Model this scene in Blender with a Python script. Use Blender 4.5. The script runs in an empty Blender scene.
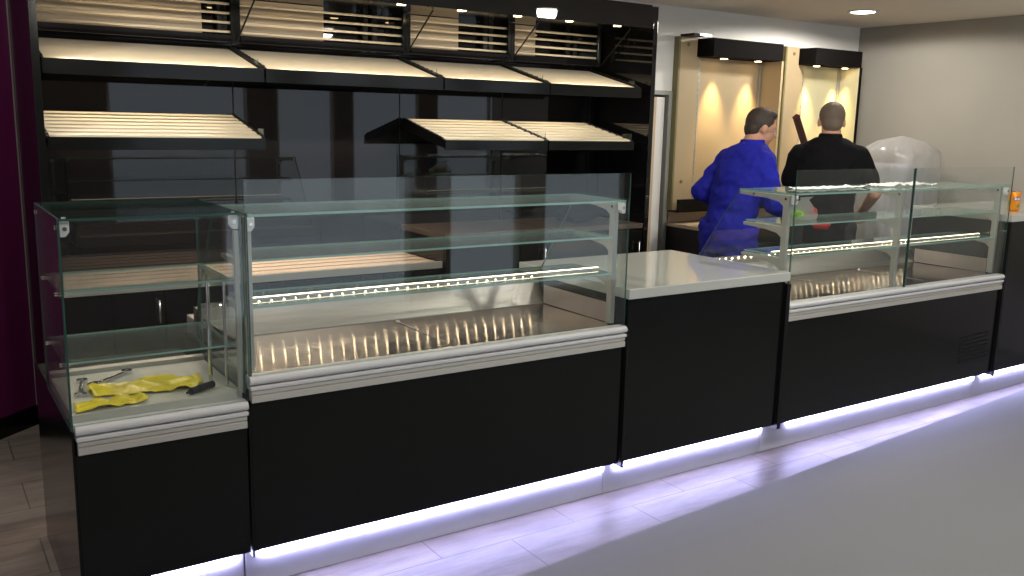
import bpy, bmesh, math, random
from mathutils import Vector, Matrix, noise
random.seed(7)
sc = bpy.context.scene
COL = sc.collection
R = math.radians

# ------------------------------------------------------------------ materials
def mat(name, col, rough=.5, metal=0., spec=.5, emit=None, estr=0., var=0., vscale=8., bump=0., bscale=60., stretch=None, coat=0., aniso=0., trans=0.):
    m = bpy.data.materials.new(name); m.use_nodes = True
    nt = m.node_tree; b = nt.nodes['Principled BSDF']
    b.inputs['Base Color'].default_value = (*col, 1)
    b.inputs['Roughness'].default_value = rough
    b.inputs['Metallic'].default_value = metal
    b.inputs['Specular IOR Level'].default_value = spec
    b.inputs['Coat Weight'].default_value = coat
    b.inputs['Anisotropic'].default_value = aniso
    if trans: b.inputs['Transmission Weight'].default_value = trans
    if emit:
        b.inputs['Emission Color'].default_value = (*emit, 1)
        b.inputs['Emission Strength'].default_value = estr
    tc = nt.nodes.new('ShaderNodeTexCoord'); mp = nt.nodes.new('ShaderNodeMapping')
    nt.links.new(tc.outputs['Object'], mp.inputs['Vector'])
    if stretch: mp.inputs['Scale'].default_value = stretch
    if var:
        n = nt.nodes.new('ShaderNodeTexNoise'); n.inputs['Scale'].default_value = vscale; n.inputs['Detail'].default_value = 5
        mx = nt.nodes.new('ShaderNodeMix'); mx.data_type = 'RGBA'
        mx.inputs[6].default_value = (*[c*(1-var) for c in col], 1); mx.inputs[7].default_value = (*[min(1, c*(1+var)) for c in col], 1)
        nt.links.new(mp.outputs[0], n.inputs['Vector']); nt.links.new(n.outputs['Fac'], mx.inputs[0]); nt.links.new(mx.outputs[2], b.inputs['Base Color'])
    if bump:
        n2 = nt.nodes.new('ShaderNodeTexNoise'); n2.inputs['Scale'].default_value = bscale; n2.inputs['Detail'].default_value = 4
        bp = nt.nodes.new('ShaderNodeBump'); bp.inputs['Strength'].default_value = bump; bp.inputs['Distance'].default_value = .01
        nt.links.new(mp.outputs[0], n2.inputs['Vector']); nt.links.new(n2.outputs['Fac'], bp.inputs['Height']); nt.links.new(bp.outputs[0], b.inputs['Normal'])
    return m

def glass(name, tint, base=.04, diffuse_mix=0.):
    m = bpy.data.materials.new(name); m.use_nodes = True
    nt = m.node_tree; nt.nodes.clear()
    out = nt.nodes.new('ShaderNodeOutputMaterial'); mix = nt.nodes.new('ShaderNodeMixShader')
    tr = nt.nodes.new('ShaderNodeBsdfTransparent'); tr.inputs[0].default_value = (*tint, 1)
    gl = nt.nodes.new('ShaderNodeBsdfGlossy'); gl.inputs['Roughness'].default_value = .01; gl.inputs['Color'].default_value = (.95, 1, .98, 1)
    lw = nt.nodes.new('ShaderNodeLayerWeight'); lw.inputs[0].default_value = .5
    pw = nt.nodes.new('ShaderNodeMath'); pw.operation = 'POWER'; pw.inputs[1].default_value = 5
    ml = nt.nodes.new('ShaderNodeMath'); ml.operation = 'MULTIPLY_ADD'; ml.inputs[1].default_value = 1-base; ml.inputs[2].default_value = base
    nt.links.new(lw.outputs['Facing'], pw.inputs[0]); nt.links.new(pw.outputs[0], ml.inputs[0]); nt.links.new(ml.outputs[0], mix.inputs[0])
    nt.links.new(tr.outputs[0], mix.inputs[1]); nt.links.new(gl.outputs[0], mix.inputs[2])
    last = mix
    if diffuse_mix:   # pale diffuse share mixed into the pane
        df = nt.nodes.new('ShaderNodeBsdfTranslucent'); df.inputs[0].default_value = (.8, .85, .85, 1)
        d2 = nt.nodes.new('ShaderNodeBsdfDiffuse'); d2.inputs[0].default_value = (.8, .85, .85, 1)
        ad = nt.nodes.new('ShaderNodeMixShader'); nt.links.new(df.outputs[0], ad.inputs[1]); nt.links.new(d2.outputs[0], ad.inputs[2])
        m2 = nt.nodes.new('ShaderNodeMixShader'); m2.inputs[0].default_value = diffuse_mix
        nt.links.new(mix.outputs[0], m2.inputs[1]); nt.links.new(ad.outputs[0], m2.inputs[2]); last = m2
    nt.links.new(last.outputs[0], out.inputs[0])
    return m

M = {}
M['black'] = mat('black_laminate', (.0055, .0062, .0058), .13, spec=.3, var=.3, vscale=3)
M['mirror'] = mat('polished_black_panel', (.006, .006, .007), .02, spec=.5, coat=.15)
M['blackmat'] = mat('satin_black', (.008, .008, .008), .45, spec=.2, var=.2)
M['dead'] = mat('matt_black_board', (.007, .006, .006), .8, spec=.08)
M['purple'] = mat('purple_paint', (.115, .012, .072), .35, spec=.3, var=.08, vscale=2)
M['steel'] = mat('brushed_steel', (.50, .46, .43), .38, 1, var=.12, vscale=5, stretch=(1, 30, 1), bump=.06, bscale=30)
M['steeldeck'] = mat('brushed_steel_deck', (.50, .44, .39), .15, 1, var=.25, vscale=3, aniso=.9, bump=.22, bscale=5)
def add_tangent(m):      # brushing direction runs from front to back
    nt = m.node_tree; c = nt.nodes.new('ShaderNodeCombineXYZ'); c.inputs[1].default_value = 1
    nt.links.new(c.outputs[0], nt.nodes['Principled BSDF'].inputs['Tangent'])
add_tangent(M['steeldeck'])
M['alu'] = mat('aluminium', (.66, .64, .58), .35, .4, var=.02, vscale=6)
M['alumat'] = mat('satin_aluminium', (.46, .46, .42), .45, .6)
M['plastic'] = mat('white_plastic', (.72, .72, .72), .35)
M['chrome'] = mat('chrome', (.75, .75, .75), .15, 1)
M['worktop'] = mat('pale_stone_worktop', (.55, .57, .53), .07, spec=.6, var=.03, vscale=40, coat=.3)
M['kick'] = mat('white_plinth', (.62, .62, .66), .3)
M['acrylic'] = mat('white_acrylic', (.78, .73, .62), .3, bump=.1, bscale=5)
M['slat'] = mat('pale_slat', (.78, .68, .5), .4, var=.1, vscale=4, stretch=(.6, 20, 20))
M['slat2'] = mat('peach_slat', (.66, .50, .38), .5, var=.15, vscale=4, stretch=(.6, 20, 20))
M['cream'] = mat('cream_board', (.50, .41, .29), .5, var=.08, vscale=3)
M['beige'] = mat('beige_board', (.47, .365, .22), .55, var=.07, vscale=2, bump=.05)
M['olive'] = mat('olive_edge', (.2, .18, .08), .5)
M['white'] = mat('white_paint', (.84, .83, .80), .6, var=.04, vscale=2)
M['doorwood'] = mat('door_edge_wood', (.6, .48, .33), .5)
M['doorgrey'] = mat('grey_frame', (.36, .37, .34), .45)
M['plaster'] = mat('grey_plaster', (.335, .315, .28), .8, var=.12, vscale=1.6, bump=.15, bscale=8)
M['ceil'] = mat('ceiling_paint', (.80, .73, .64), .85, var=.04, vscale=1)
M['greycover'] = mat('grey_floor_sheet', (.232, .236, .242), 1, spec=0)
M['glass'] = glass('clear_glass', (.97, .985, .98), .04, .004)
M['shelfglass'] = glass('shelf_glass', (.945, .968, .958), .05, .05)
M['edge'] = mat('green_glass_edge', (.03, .09, .075), .15, emit=None, trans=.0)
M['edge2'] = mat('lit_green_glass_edge', (.24, .42, .37), .15)  # paler copy of the edge, LED glow on the shelves put into its colour
M['yellow'] = mat('yellow_plastic_film', (.85, .68, .015), .25, bump=.4, bscale=25)
M['brown'] = mat('brown_counter_top', (.10, .075, .055), .35, var=.2, vscale=3)
M['led_cool'] = mat('cool_led', (1, 1, 1), emit=(.52, .51, 1.0), estr=56)
M['led_warm'] = mat('warm_led', (1, 1, 1), emit=(1., .84, .56), estr=4.5)
M['led_tray'] = mat('tray_led', (1, 1, 1), emit=(1., .74, .42), estr=20)
M['bulb'] = mat('warm_bulb', (1, 1, 1), emit=(1., .70, .34), estr=18)
M['bulb_white'] = mat('white_bulb', (1, 1, 1), emit=(1., .97, .85), estr=14)
M['diode'] = mat('led_diode', (1, 1, 1), emit=(1., .80, .50), estr=62)
M['skin'] = mat('skin', (.50, .27, .18), .5, var=.06)
M['hair'] = mat('dark_brown_hair', (.035, .024, .018), .6, bump=.6, bscale=120)
M['hairgrey'] = mat('short_grey_brown_hair', (.12, .09, .065), .7, bump=.5, bscale=140)
M['blue'] = mat('royal_blue_cloth', (.014, .017, .30), .8, spec=.15, var=.25, vscale=6, bump=.4, bscale=18)
M['blackcloth'] = mat('black_cloth', (.007, .007, .008), .9, spec=.1, var=.3, vscale=6, bump=.3, bscale=18)
M['jean'] = mat('dark_trousers', (.02, .02, .025), .8)
M['shoe'] = mat('black_shoe', (.015, .013, .012), .4)
M['red'] = mat('red_plastic', (.5, .03, .03), .4)
M['lettuce'] = mat('green_leaf', (.28, .55, .05), .5, var=.4, vscale=30)
M['paper'] = mat('white_paper', (.78, .78, .76), .7)
M['orange'] = mat('orange_can_paint', (.85, .30, .015), .25, metal=.3)
M['bluedot'] = mat('blue_print', (.03, .05, .5), .3)
M['greendot'] = mat('green_print', (.05, .25, .03), .3)
M['handle'] = mat('steel_handle', (.7, .7, .7), .25, 1)
M['eye'] = mat('eye_white', (.35, .33, .31), .2)
M['iris'] = mat('eye_iris', (.05, .03, .02), .2)

def film():
    m = bpy.data.materials.new('clear_plastic_film'); m.use_nodes = True
    nt = m.node_tree; nt.nodes.clear(); out = nt.nodes.new('ShaderNodeOutputMaterial')
    tr = nt.nodes.new('ShaderNodeBsdfTransparent'); tl = nt.nodes.new('ShaderNodeBsdfTranslucent'); tl.inputs[0].default_value = (.8, .8, .8, 1)
    df = nt.nodes.new('ShaderNodeBsdfDiffuse'); df.inputs[0].default_value = (.8, .8, .82, 1)
    gl = nt.nodes.new('ShaderNodeBsdfGlossy'); gl.inputs['Roughness'].default_value = .2
    a = nt.nodes.new('ShaderNodeMixShader'); a.inputs[0].default_value = .6; nt.links.new(tl.outputs[0], a.inputs[1]); nt.links.new(df.outputs[0], a.inputs[2])
    c = nt.nodes.new('ShaderNodeMixShader'); c.inputs[0].default_value = .15; nt.links.new(a.outputs[0], c.inputs[1]); nt.links.new(gl.outputs[0], c.inputs[2])
    e = nt.nodes.new('ShaderNodeMixShader'); e.inputs[0].default_value = .36; nt.links.new(tr.outputs[0], e.inputs[1]); nt.links.new(c.outputs[0], e.inputs[2])
    nt.links.new(e.outputs[0], out.inputs[0]); return m
M['film'] = film()

def tiles(name, c1, c2, mortar, w, h, offx, offy, rough):
    m = bpy.data.materials.new(name); m.use_nodes = True
    nt = m.node_tree; b = nt.nodes['Principled BSDF']; b.inputs['Roughness'].default_value = rough
    tc = nt.nodes.new('ShaderNodeTexCoord'); mp = nt.nodes.new('ShaderNodeMapping'); mp.inputs['Location'].default_value = (offx, offy, 0)
    br = nt.nodes.new('ShaderNodeTexBrick'); br.offset = .5; br.inputs['Scale'].default_value = 1
    br.inputs['Brick Width'].default_value = w; br.inputs['Row Height'].default_value = h
    br.inputs['Mortar Size'].default_value = .003; br.inputs['Mortar Smooth'].default_value = .3
    br.inputs['Color1'].default_value = (*c1, 1); br.inputs['Color2'].default_value = (*c2, 1); br.inputs['Mortar'].default_value = (*mortar, 1)
    n = nt.nodes.new('ShaderNodeTexNoise'); n.inputs['Scale'].default_value = 3; n.inputs['Detail'].default_value = 8; n.inputs['Roughness'].default_value = .65
    mp2 = nt.nodes.new('ShaderNodeMapping'); mp2.inputs['Scale'].default_value = (.8, 4, 1)
    mr = nt.nodes.new('ShaderNodeMapRange'); mr.inputs[1].default_value = .3; mr.inputs[2].default_value = .7; mr.inputs[3].default_value = .58; mr.inputs[4].default_value = 1.35
    mx = nt.nodes.new('ShaderNodeMix'); mx.data_type = 'RGBA'; mx.blend_type = 'MULTIPLY'; mx.inputs[0].default_value = 1
    nt.links.new(tc.outputs['Object'], mp.inputs[0]); nt.links.new(mp.outputs[0], br.inputs['Vector'])
    nt.links.new(tc.outputs['Object'], mp2.inputs[0]); nt.links.new(mp2.outputs[0], n.inputs['Vector'])
    nt.links.new(n.outputs['Fac'], mr.inputs[0]); nt.links.new(br.outputs['Color'], mx.inputs[6]); nt.links.new(mr.outputs[0], mx.inputs[7])
    nt.links.new(mx.outputs[2], b.inputs['Base Color'])
    bp = nt.nodes.new('ShaderNodeBump'); bp.inputs['Strength'].default_value = .25; bp.inputs['Distance'].default_value = .004; bp.invert = True
    nt.links.new(br.outputs['Fac'], bp.inputs['Height']); nt.links.new(bp.outputs[0], b.inputs['Normal'])
    return m
M['tiles'] = tiles('floor_tiles', (.215, .185, .165), (.19, .165, .145), (.09, .08, .07), .594, .30, -.006-.297+.594, .06+.3, .45)

# ------------------------------------------------------------------ mesh builder
class MB:
    def __init__(s): s.v = []; s.f = []; s.m = []
    def add(s, vs, fs, mi=0):
        o = len(s.v); s.v += [Vector(v) for v in vs]
        for k, f in enumerate(fs):
            s.f.append([i+o for i in f]); s.m.append(mi[k] if isinstance(mi, (list, tuple)) else mi)
        return s
    def box(s, x0, x1, y0, y1, z0, z1, mi=0):
        vs = [(x, y, z) for x in (x0, x1) for y in (y0, y1) for z in (z0, z1)]
        fs = [(0, 1, 3, 2), (4, 6, 7, 5), (0, 4, 5, 1), (2, 3, 7, 6), (0, 2, 6, 4), (1, 5, 7, 3)]  # -x +x -y +y -z +z
        return s.add(vs, fs, mi)
    def pane(s, x0, x1, y0, y1, z0, z1):     # glass box: two big faces glass (0), thin faces edge (1)
        d = [x1-x0, y1-y0, z1-z0]; t = d.index(min(d)); mi = [1]*6; mi[2*t] = mi[2*t+1] = 0
        return s.box(x0, x1, y0, y1, z0, z1, mi)
    def prism(s, poly, axis, a, b, cap=0, side=0):   # poly of 2-D points extruded along axis
        n = len(poly)
        def P(p, t):
            if axis == 'x': return (t, p[0], p[1])
            if axis == 'y': return (p[0], t, p[1])
            return (p[0], p[1], t)
        vs = [P(p, a) for p in poly]+[P(p, b) for p in poly]
        fs = [tuple(range(n))[::-1], tuple(range(n, 2*n))]+[(i, (i+1) % n, n+(i+1) % n, n+i) for i in range(n)]
        return s.add(vs, fs, [cap, cap]+[side]*n)
    def tube(s, p, q, r, r2=None, seg=16, mi=0):
        p, q = Vector(p), Vector(q); r2 = r if r2 is None else r2
        d = (q-p).normalized(); u = d.orthogonal().normalized(); w = d.cross(u)
        vs = []
        for c, rr in ((p, r), (q, r2)):
            for k in range(seg):
                a = 2*math.pi*k/seg; vs.append(c+(u*math.cos(a)+w*math.sin(a))*rr)
        fs = [(k, (k+1) % seg, seg+(k+1) % seg, seg+k) for k in range(seg)]+[tuple(range(seg))[::-1], tuple(range(seg, 2*seg))]
        return s.add(vs, fs, mi)
    def lathe(s, prof, c, seg=24, mi=0):   # prof [(r,z)], about z axis at c
        vs = []; n = len(prof)
        for r, z in prof:
            for k in range(seg):
                a = 2*math.pi*k/seg; vs.append((c[0]+r*math.cos(a), c[1]+r*math.sin(a), c[2]+z))
        fs = [(i*seg+k, i*seg+(k+1) % seg, (i+1)*seg+(k+1) % seg, (i+1)*seg+k) for i in range(n-1) for k in range(seg)]
        fs += [tuple(range(seg))[::-1], tuple(range((n-1)*seg, n*seg))]
        return s.add(vs, fs, mi)
    def ball(s, c, r, seg=14, rings=9, rot=None, mi=0):
        r = Vector((r, r, r)) if not hasattr(r, '__len__') else Vector(r); c = Vector(c); vs = []; fs = []
        def T(v):
            v = Vector((v[0]*r[0], v[1]*r[1], v[2]*r[2]))
            return (rot @ v if rot else v)+c
        vs.append(T((0, 0, 1)))
        for i in range(1, rings):
            th = math.pi*i/rings
            for k in range(seg):
                a = 2*math.pi*k/seg; vs.append(T((math.sin(th)*math.cos(a), math.sin(th)*math.sin(a), math.cos(th))))
        vs.append(T((0, 0, -1)))
        for k in range(seg): fs.append((0, 1+k, 1+(k+1) % seg))
        for i in range(rings-2):
            for k in range(seg):
                a = 1+i*seg+k; b = 1+i*seg+(k+1) % seg; fs.append((a, a+seg, b+seg, b))
        L = len(vs)-1; o = 1+(rings-2)*seg
        for k in range(seg): fs.append((o+(k+1) % seg, o+k, L))
        return s.add(vs, fs, mi)
    def limb(s, pts, rad, seg=14):
        for (p, q, a, b) in zip(pts, pts[1:], rad, rad[1:]): s.tube(p, q, a, b, seg)
        for p, a in zip(pts, rad): s.ball(p, a)
        return s
    def loft(s, rings, seg=24):   # rings: (center, rx, ry, rotation matrix or None)
        vs = []
        for c, rx, ry, rot in rings:
            for k in range(seg):
                a = 2*math.pi*k/seg; v = Vector((rx*math.cos(a), ry*math.sin(a), 0))
                vs.append((rot @ v if rot else v)+Vector(c))
        n = len(rings)
        fs = [(i*seg+k, i*seg+(k+1) % seg, (i+1)*seg+(k+1) % seg, (i+1)*seg+k) for i in range(n-1) for k in range(seg)]
        fs += [tuple(range(seg))[::-1], tuple(range((n-1)*seg, n*seg))]
        return s.add(vs, fs)
    def build(s, name, m, parent=None, bevel=0, smooth=False, segs=2, remesh=0, wrinkle=0):
        me = bpy.data.meshes.new(name)
        off = Vector((0, 0, 0)) if parent is None else wloc(parent)
        me.from_pydata([v-off for v in s.v], [], s.f)
        ms = m if isinstance(m, (list, tuple)) else [m]
        for k in ms: me.materials.append(M[k] if isinstance(k, str) else k)
        for p, i in zip(me.polygons, s.m): p.material_index = i
        bm = bmesh.new(); bm.from_mesh(me); bmesh.ops.recalc_face_normals(bm, faces=bm.faces); bm.to_mesh(me); bm.free()
        o = bpy.data.objects.new(name, me); COL.objects.link(o)
        if parent is not None: o.parent = parent
        if remesh:
            r = o.modifiers.new('r', 'REMESH'); r.mode = 'VOXEL'; r.voxel_size = remesh
            q = o.modifiers.new('s', 'SMOOTH'); q.iterations = 6; q.factor = .5
            dg = bpy.context.evaluated_depsgraph_get(); dg.update()
            me2 = bpy.data.meshes.new_from_object(o.evaluated_get(dg)); o.modifiers.clear(); o.data = me2
            me2.materials.clear()
            for k in ms: me2.materials.append(M[k] if isinstance(k, str) else k)
            if wrinkle:
                me2.update(); ns = [v.normal.copy() for v in me2.vertices]
                for v, nn in zip(me2.vertices, ns):
                    w = noise.noise(Vector((v.co.x*9, v.co.y*9, v.co.z*16)))*.6+noise.noise(v.co*28)*.4
                    v.co += nn*w*wrinkle
            me = me2; smooth = True
        if smooth:
            for p in me.polygons: p.use_smooth = True
        if bevel:
            b = o.modifiers.new('bevel', 'BEVEL'); b.width = bevel; b.segments = segs; b.limit_method = 'ANGLE'; b.harden_normals = False
        return o

def wloc(o):
    l = o.location.copy()
    while o.parent: o = o.parent; l += o.location
    return l
def tag(o, label=None, cat=None, group=None, kind=None):
    if label: o['label'] = label
    if cat: o['category'] = cat
    if group: o['group'] = group
    if kind: o['kind'] = kind
    return o
def thing(name, label, cat, loc, group=None):
    e = bpy.data.objects.new(name, None); COL.objects.link(e); e.location = loc; e.empty_display_size = .1
    return tag(e, label, cat, group)
def struct(mb, name, m, bevel=0, parent=None):
    o = mb.build(name, m, parent, bevel)
    if parent is None: o['kind'] = 'structure'
    return o
def light(name, kind, loc, power, col, parent=None, target=None, **kw):
    d = bpy.data.lights.new(name, kind); d.energy = power; d.color = col
    for k, v in kw.items(): setattr(d, k, v)
    o = bpy.data.objects.new(name, d); COL.objects.link(o)
    if parent is not None: o.parent = parent; o.location = Vector(loc)-wloc(parent)
    else: o.location = loc
    if target is not None:
        o.rotation_euler = (Vector(target)-Vector(loc)).to_track_quat('-Z', 'Y').to_euler()
    return o
def copy_tree(o, parent=None, delta=None):
    c = o.copy(); COL.objects.link(c); c.parent = parent
    if delta is not None: c.location = o.location+Vector(delta)
    for ch in [x for x in bpy.data.objects if x.parent == o]: copy_tree(ch, c)
    return c

XW, YB, ZC, YF = 6.50, 2.23, 2.34, -3.6
YW = 2.07                    # face of the white wall right of the bread wall
PX, PY = .452, YB            # corner where the purple walls meet
# ------------------------------------------------------------------ room shell
struct(MB().box(-3.6, XW+.1, YF-.1, YB+.1, -.06, 0), 'floor', 'tiles')
cov = MB().prism([(.25, YF+.02), (.25, -.432), (1.66, -.309), (XW-.005, .085), (XW-.005, YF+.02)], 'z', .0005, .003)
struct(cov, 'floor_sheet', 'greycover')  # grey stand-in added where the floor is masked out, no real covering
struct(MB().box(-3.6, XW+.1, YF-.1, YB+.1, ZC, ZC+.06), 'ceiling', 'ceil')
bw = MB().box(PX, .62, YB, YB+.1, 0, ZC); struct(bw, 'wall_back_left', 'purple')
# white back wall with the doorway cut in it
struct(MB().box(.62, 3.86, YB, YB+.1, 0, ZC).box(3.80, 3.95, YW, YB-.001, 0, ZC).box(4.51, XW, YW, YB+.1, 0, ZC).box(3.95, 4.51, YW, YB+.1, 1.775, ZC), 'wall_back', 'white')
struct(MB().box(XW, XW+.1, YF, YB+.1, 0, ZC), 'wall_right', 'plaster')
# angled purple wall on the left
dA = Vector((-.75, -.66)).normalized(); nA = Vector((dA.y, -dA.x)) * -1
A0 = Vector((PX, PY)); A1 = A0+dA*5.2
def slab(a, b, t, z0, z1):
    n = Vector((-(b-a).y, (b-a).x)).normalized()*t
    return MB().prism([a[:], b[:], (b+n)[:], (a+n)[:]], 'z', z0, z1)
struct(slab(A0, A1, -.1, 0, ZC), 'wall_left', 'purple')
struct(slab(A0+dA*.004, A1, .012, 0, .10), 'baseboard_left', 'black', .002)
struct(slab(A0+Vector((.004, -.004)), A0+dA*.006+Vector((.004, -.004)), .003, .1, ZC), 'trim_1', 'alumat')
# front wall with the shop windows behind the camera
cols = [(-3.6, 1.27), (1.27, 1.8), (3.27, 3.6), (4.3, 4.53), (5.44, 5.68)]
fw = MB()
for a, b in cols: fw.box(a, b, YF-.1, YF, 0, ZC)
fw.box(1.8, XW, YF-.1, YF, 2.2, ZC).box(1.8, XW, YF-.1, YF, 0, .08)
struct(fw, 'wall_front', 'brown')
for i, (a, b) in enumerate([(1.8, 3.27), (3.6, 4.3), (4.53, 5.44), (5.68, XW)]):
    w = struct(MB().box(a, a+.03, YF-.08, YF-.03, .08, 2.2).box(b-.03, b, YF-.08, YF-.03, .08, 2.2).box(a+.03, b-.03, YF-.08, YF-.03, .08, .12).box(a+.03, b-.03, YF-.08, YF-.03, 2.16, 2.2), 'window_%d' % (i+1), 'alumat')
    MB().pane(a+.03, b-.03, YF-.06, YF-.054, .12, 2.16).build('pane', ['glass', 'edge'], w)
    light('daylight_portal', 'AREA', ((a+b)/2, YF-.02, 1.14), 1, (1, 1, 1), w, ((a+b)/2, 5, 1.14), shape='RECTANGLE', size=b-a, size_y=2.1)
    bpy.data.lights[-1].cycles.is_portal = True
for l in bpy.data.lights:
    if l.name.startswith('daylight_portal'): l.cycles.is_portal = True

# doorway at the right end of the bread wall
d1 = struct(MB().box(3.952, 3.99, YW-.01, YB+.05, 0, 1.774).box(4.455, 4.509, YW-.01, YB+.05, 0, 1.774).box(3.99, 4.455, YW-.01, YB+.05, 1.745, 1.774), 'door_1', 'doorgrey', .003)
leaf = MB().box(3.995, 4.425, YW+.0, YW+.04, .01, 1.73).build('door_leaf', 'white', d1, .003)
MB().box(4.27, 4.34, YW-.012, YW-.001, .01, 1.73).build('edge_strip', 'doorwood', leaf, .002)
struct(MB().box(3.8, 4.6, YB+.1, YB+.6, 0, ZC), 'wall_passage', 'brown')

# ------------------------------------------------------------------ service counter units
def glass_pane(x0, x1, y0, y1, z0, z1, name, parent, m='glass'):
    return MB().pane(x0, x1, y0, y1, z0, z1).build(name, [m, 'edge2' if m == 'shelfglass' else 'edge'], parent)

def sill(t, x0, x1, zt):
    # rounded white plastic nosing, white lip and ribbed aluminium profile
    pr = [(.03, zt-.028), (.03, zt)]+[(-.002-.016*math.sin(a), zt-.014+.014*math.cos(a)) for a in [math.pi*k/8 for k in range(9)]]
    MB().prism(pr, 'x', x0, x1).build('bumper_rail', 'plastic', t, smooth=False)
    MB().box(x0, x1, -.016, .03, zt-.044, zt-.031).build('lip', 'plastic', t, .003)
    al = MB().box(x0+.004, x1-.004, -.010, .02, zt-.058, zt-.046).box(x0+.004, x1-.004, -.005, .02, zt-.062, zt-.058)
    al.box(x0+.004, x1-.004, -.012, .02, zt-.084, zt-.062)
    al.build('aluminium_profile', 'alu', t, .001)

def plinth(t, x0, x1, l0, l1):
    MB().box(x0, x1, .098, .12, .002, .165).build('plinth', 'kick', t, .001)
    st = MB().box(l0, l1, .0885, .0978, .106, .132)
    st.build('light_strip', 'led_cool', t)

def bracket(t, x, w=.022):
    # upright with three tapered shelf arms
    up = MB().box(x-w/2, x+w/2, .045, .075, .755, 1.243)
    for (z0, z1, y1) in ((1.243, 1.243, .34), (1.098, 1.098, .305), (.952, .952, .305)):
        up.prism([(.074, z0-.052), (.074, z0), (y1, z1), (y1, z1-.014), (.17, z0-.022), (.10, z0-.034)], 'x', x-w/2, x+w/2)
    o = up.build('shelf_bracket', 'alumat', t, .002)
    for yy, zz in ((.06, 1.225), (.25, 1.234)): MB().tube((x-.013, yy, zz), (x-w/2+.001, yy, zz), .006).build('screw', 'chrome', o)

def side_pane(t, x, th=.007):
    poly = [(.0, .752), (.0, 1.258), (.335, 1.258), (.575, .905), (.60, .80), (.60, .752)]
    return MB().prism(poly, 'x', x-th/2, x+th/2, cap=0, side=1).build('side_glass', ['glass', 'edge'], t)

def clamp(t, x, z, s=1, y=.012):
    o = MB().prism([(x, z), (x+s*.024, z), (x+s*.024, z-.028), (x+s*.014, z-.042), (x, z-.042)], 'y', y, y+.02).build('corner_clamp', 'plastic', t, .002)
    MB().tube((x+s*.012, y+.01, z), (x+s*.012, y+.01, z+.012), .0065).build('bolt', 'chrome', o)
    MB().tube((x+s*.012, y-.003, z-.02), (x+s*.012, y, z-.02), .006).build('bolt', 'chrome', o)

def display_case(name, label, x0, x1, posts, joints, panel0, panel1, led):
    t = thing(name, label, 'display case', ((x0+x1)/2, 0, 0), 'refrigerated glass display cases')
    # body
    MB().box(panel0, panel1, 0, .018, .172, .672).build('front_panel', 'black', t, .001)
    MB().box(x0, x1, .122, .78, .06, .735).build('cabinet_body', 'blackmat', t)
    plinth(t, x0, x1, *led)
    sill(t, x0, x1, .752)
    # steel deck
    d = MB().prism([(.031, .738), (.031, .748), (.36, .746), (.54, .746), (.54, .738)], 'x', x0+.008, x1-.008)
    d.build('steel_deck', 'steeldeck', t)
    u = MB().prism([(.541, .738), (.541, .749), (.60, .85), (.66, .85), (.66, .738)], 'x', x0+.008, x1-.008)
    u.box(x1-.016, x1-.009, .09, .54, .749, .83).box(x0+.009, x0+.016, .09, .54, .749, .83)
    for k in range(1, round((x1-x0)/.62)):
        xx = x0+(x1-x0)*k/round((x1-x0)/.62)
        u.box(xx-.0015, xx+.0015, .10, .538, .747, .7485)
        u.tube((xx, .50, .747), (xx, .50, .753), .012, .006)
    u.build('steel_upstand', 'steel', t)
    # rear cabinet top and sliding rail
    MB().box(x0+.01, x1-.01, .662, .775, .736, .80).build('rear_rail', 'alumat', t, .003)
    # posts and glass
    for p in posts: bracket(t, p)
    for jx in joints:
        MB().box(jx-.004, jx+.004, -.0005, .0095, .754, 1.355).build('glass_joint', 'edge', t)
    xs = [x0+.002]+list(joints)+[x1-.002]
    for a, b in zip(xs, xs[1:]): glass_pane(a+(.004 if a in joints else 0), b-(.004 if b in joints else 0), .0, .006, .752, 1.358, 'front_glass', t)
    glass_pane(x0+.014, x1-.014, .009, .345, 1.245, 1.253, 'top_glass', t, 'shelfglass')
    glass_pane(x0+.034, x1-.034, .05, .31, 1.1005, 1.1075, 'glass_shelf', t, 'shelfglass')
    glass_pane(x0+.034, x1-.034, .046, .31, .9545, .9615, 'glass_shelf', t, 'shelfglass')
    side_pane(t, x0+.006); side_pane(t, x1-.006)
    clamp(t, x0+.012, 1.243, 1); clamp(t, x1-.012, 1.243, -1)
    # light strip hanging under the lowest shelf: profile with single diodes facing down
    ls = MB().box(x0+.034, x1-.034, .135, .150, .962, .9695).build('lamp_profile', 'alumat', t)
    MB().box(x0+.036, x1-.036, .137, .144, .9697, .972).build('light_strip', 'led_warm', ls)
    n = int((x1-x0-.1)/.048)
    rs = MB().box(x0+.02, x1-.02, .612, .632, .851, .866).build('rear_lamp_profile', 'steel', t)
    for k in range(n+2):
        xx = x0+.045+k*.048
        if k == 0: d0 = MB().box(xx-.0025, xx+.0025, .610, .6118, .856, .861).build('diode', 'diode', rs)
        else:
            c = d0.copy(); COL.objects.link(c); c.location = (k*.048, 0, 0)
    return t

case = display_case('display_case', 'long glass display case left of the pale worktop, with lit steel deck', .834, 2.352, [.858, 2.322], [], .836, 2.350, (.885, 2.345))
case2 = display_case('display_case', 'long glass display case right of the pale worktop, in front of the two men', 3.325, 5.155, [3.345, 4.205, 5.128], [4.225], 3.34, 5.150, (3.51, 5.148))
# ventilation slots in the right panel
vg = MB()
for k in range(7):
    z = .425-.023*k; vg.prism([(4.80+.001*k, z-.012), (5.09, z-.004), (5.09, z+.003), (4.80+.001*k, z-.004)], 'y', -.003, .001)
vg.build('ventilation_grille', 'blackmat', case2)
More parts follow.
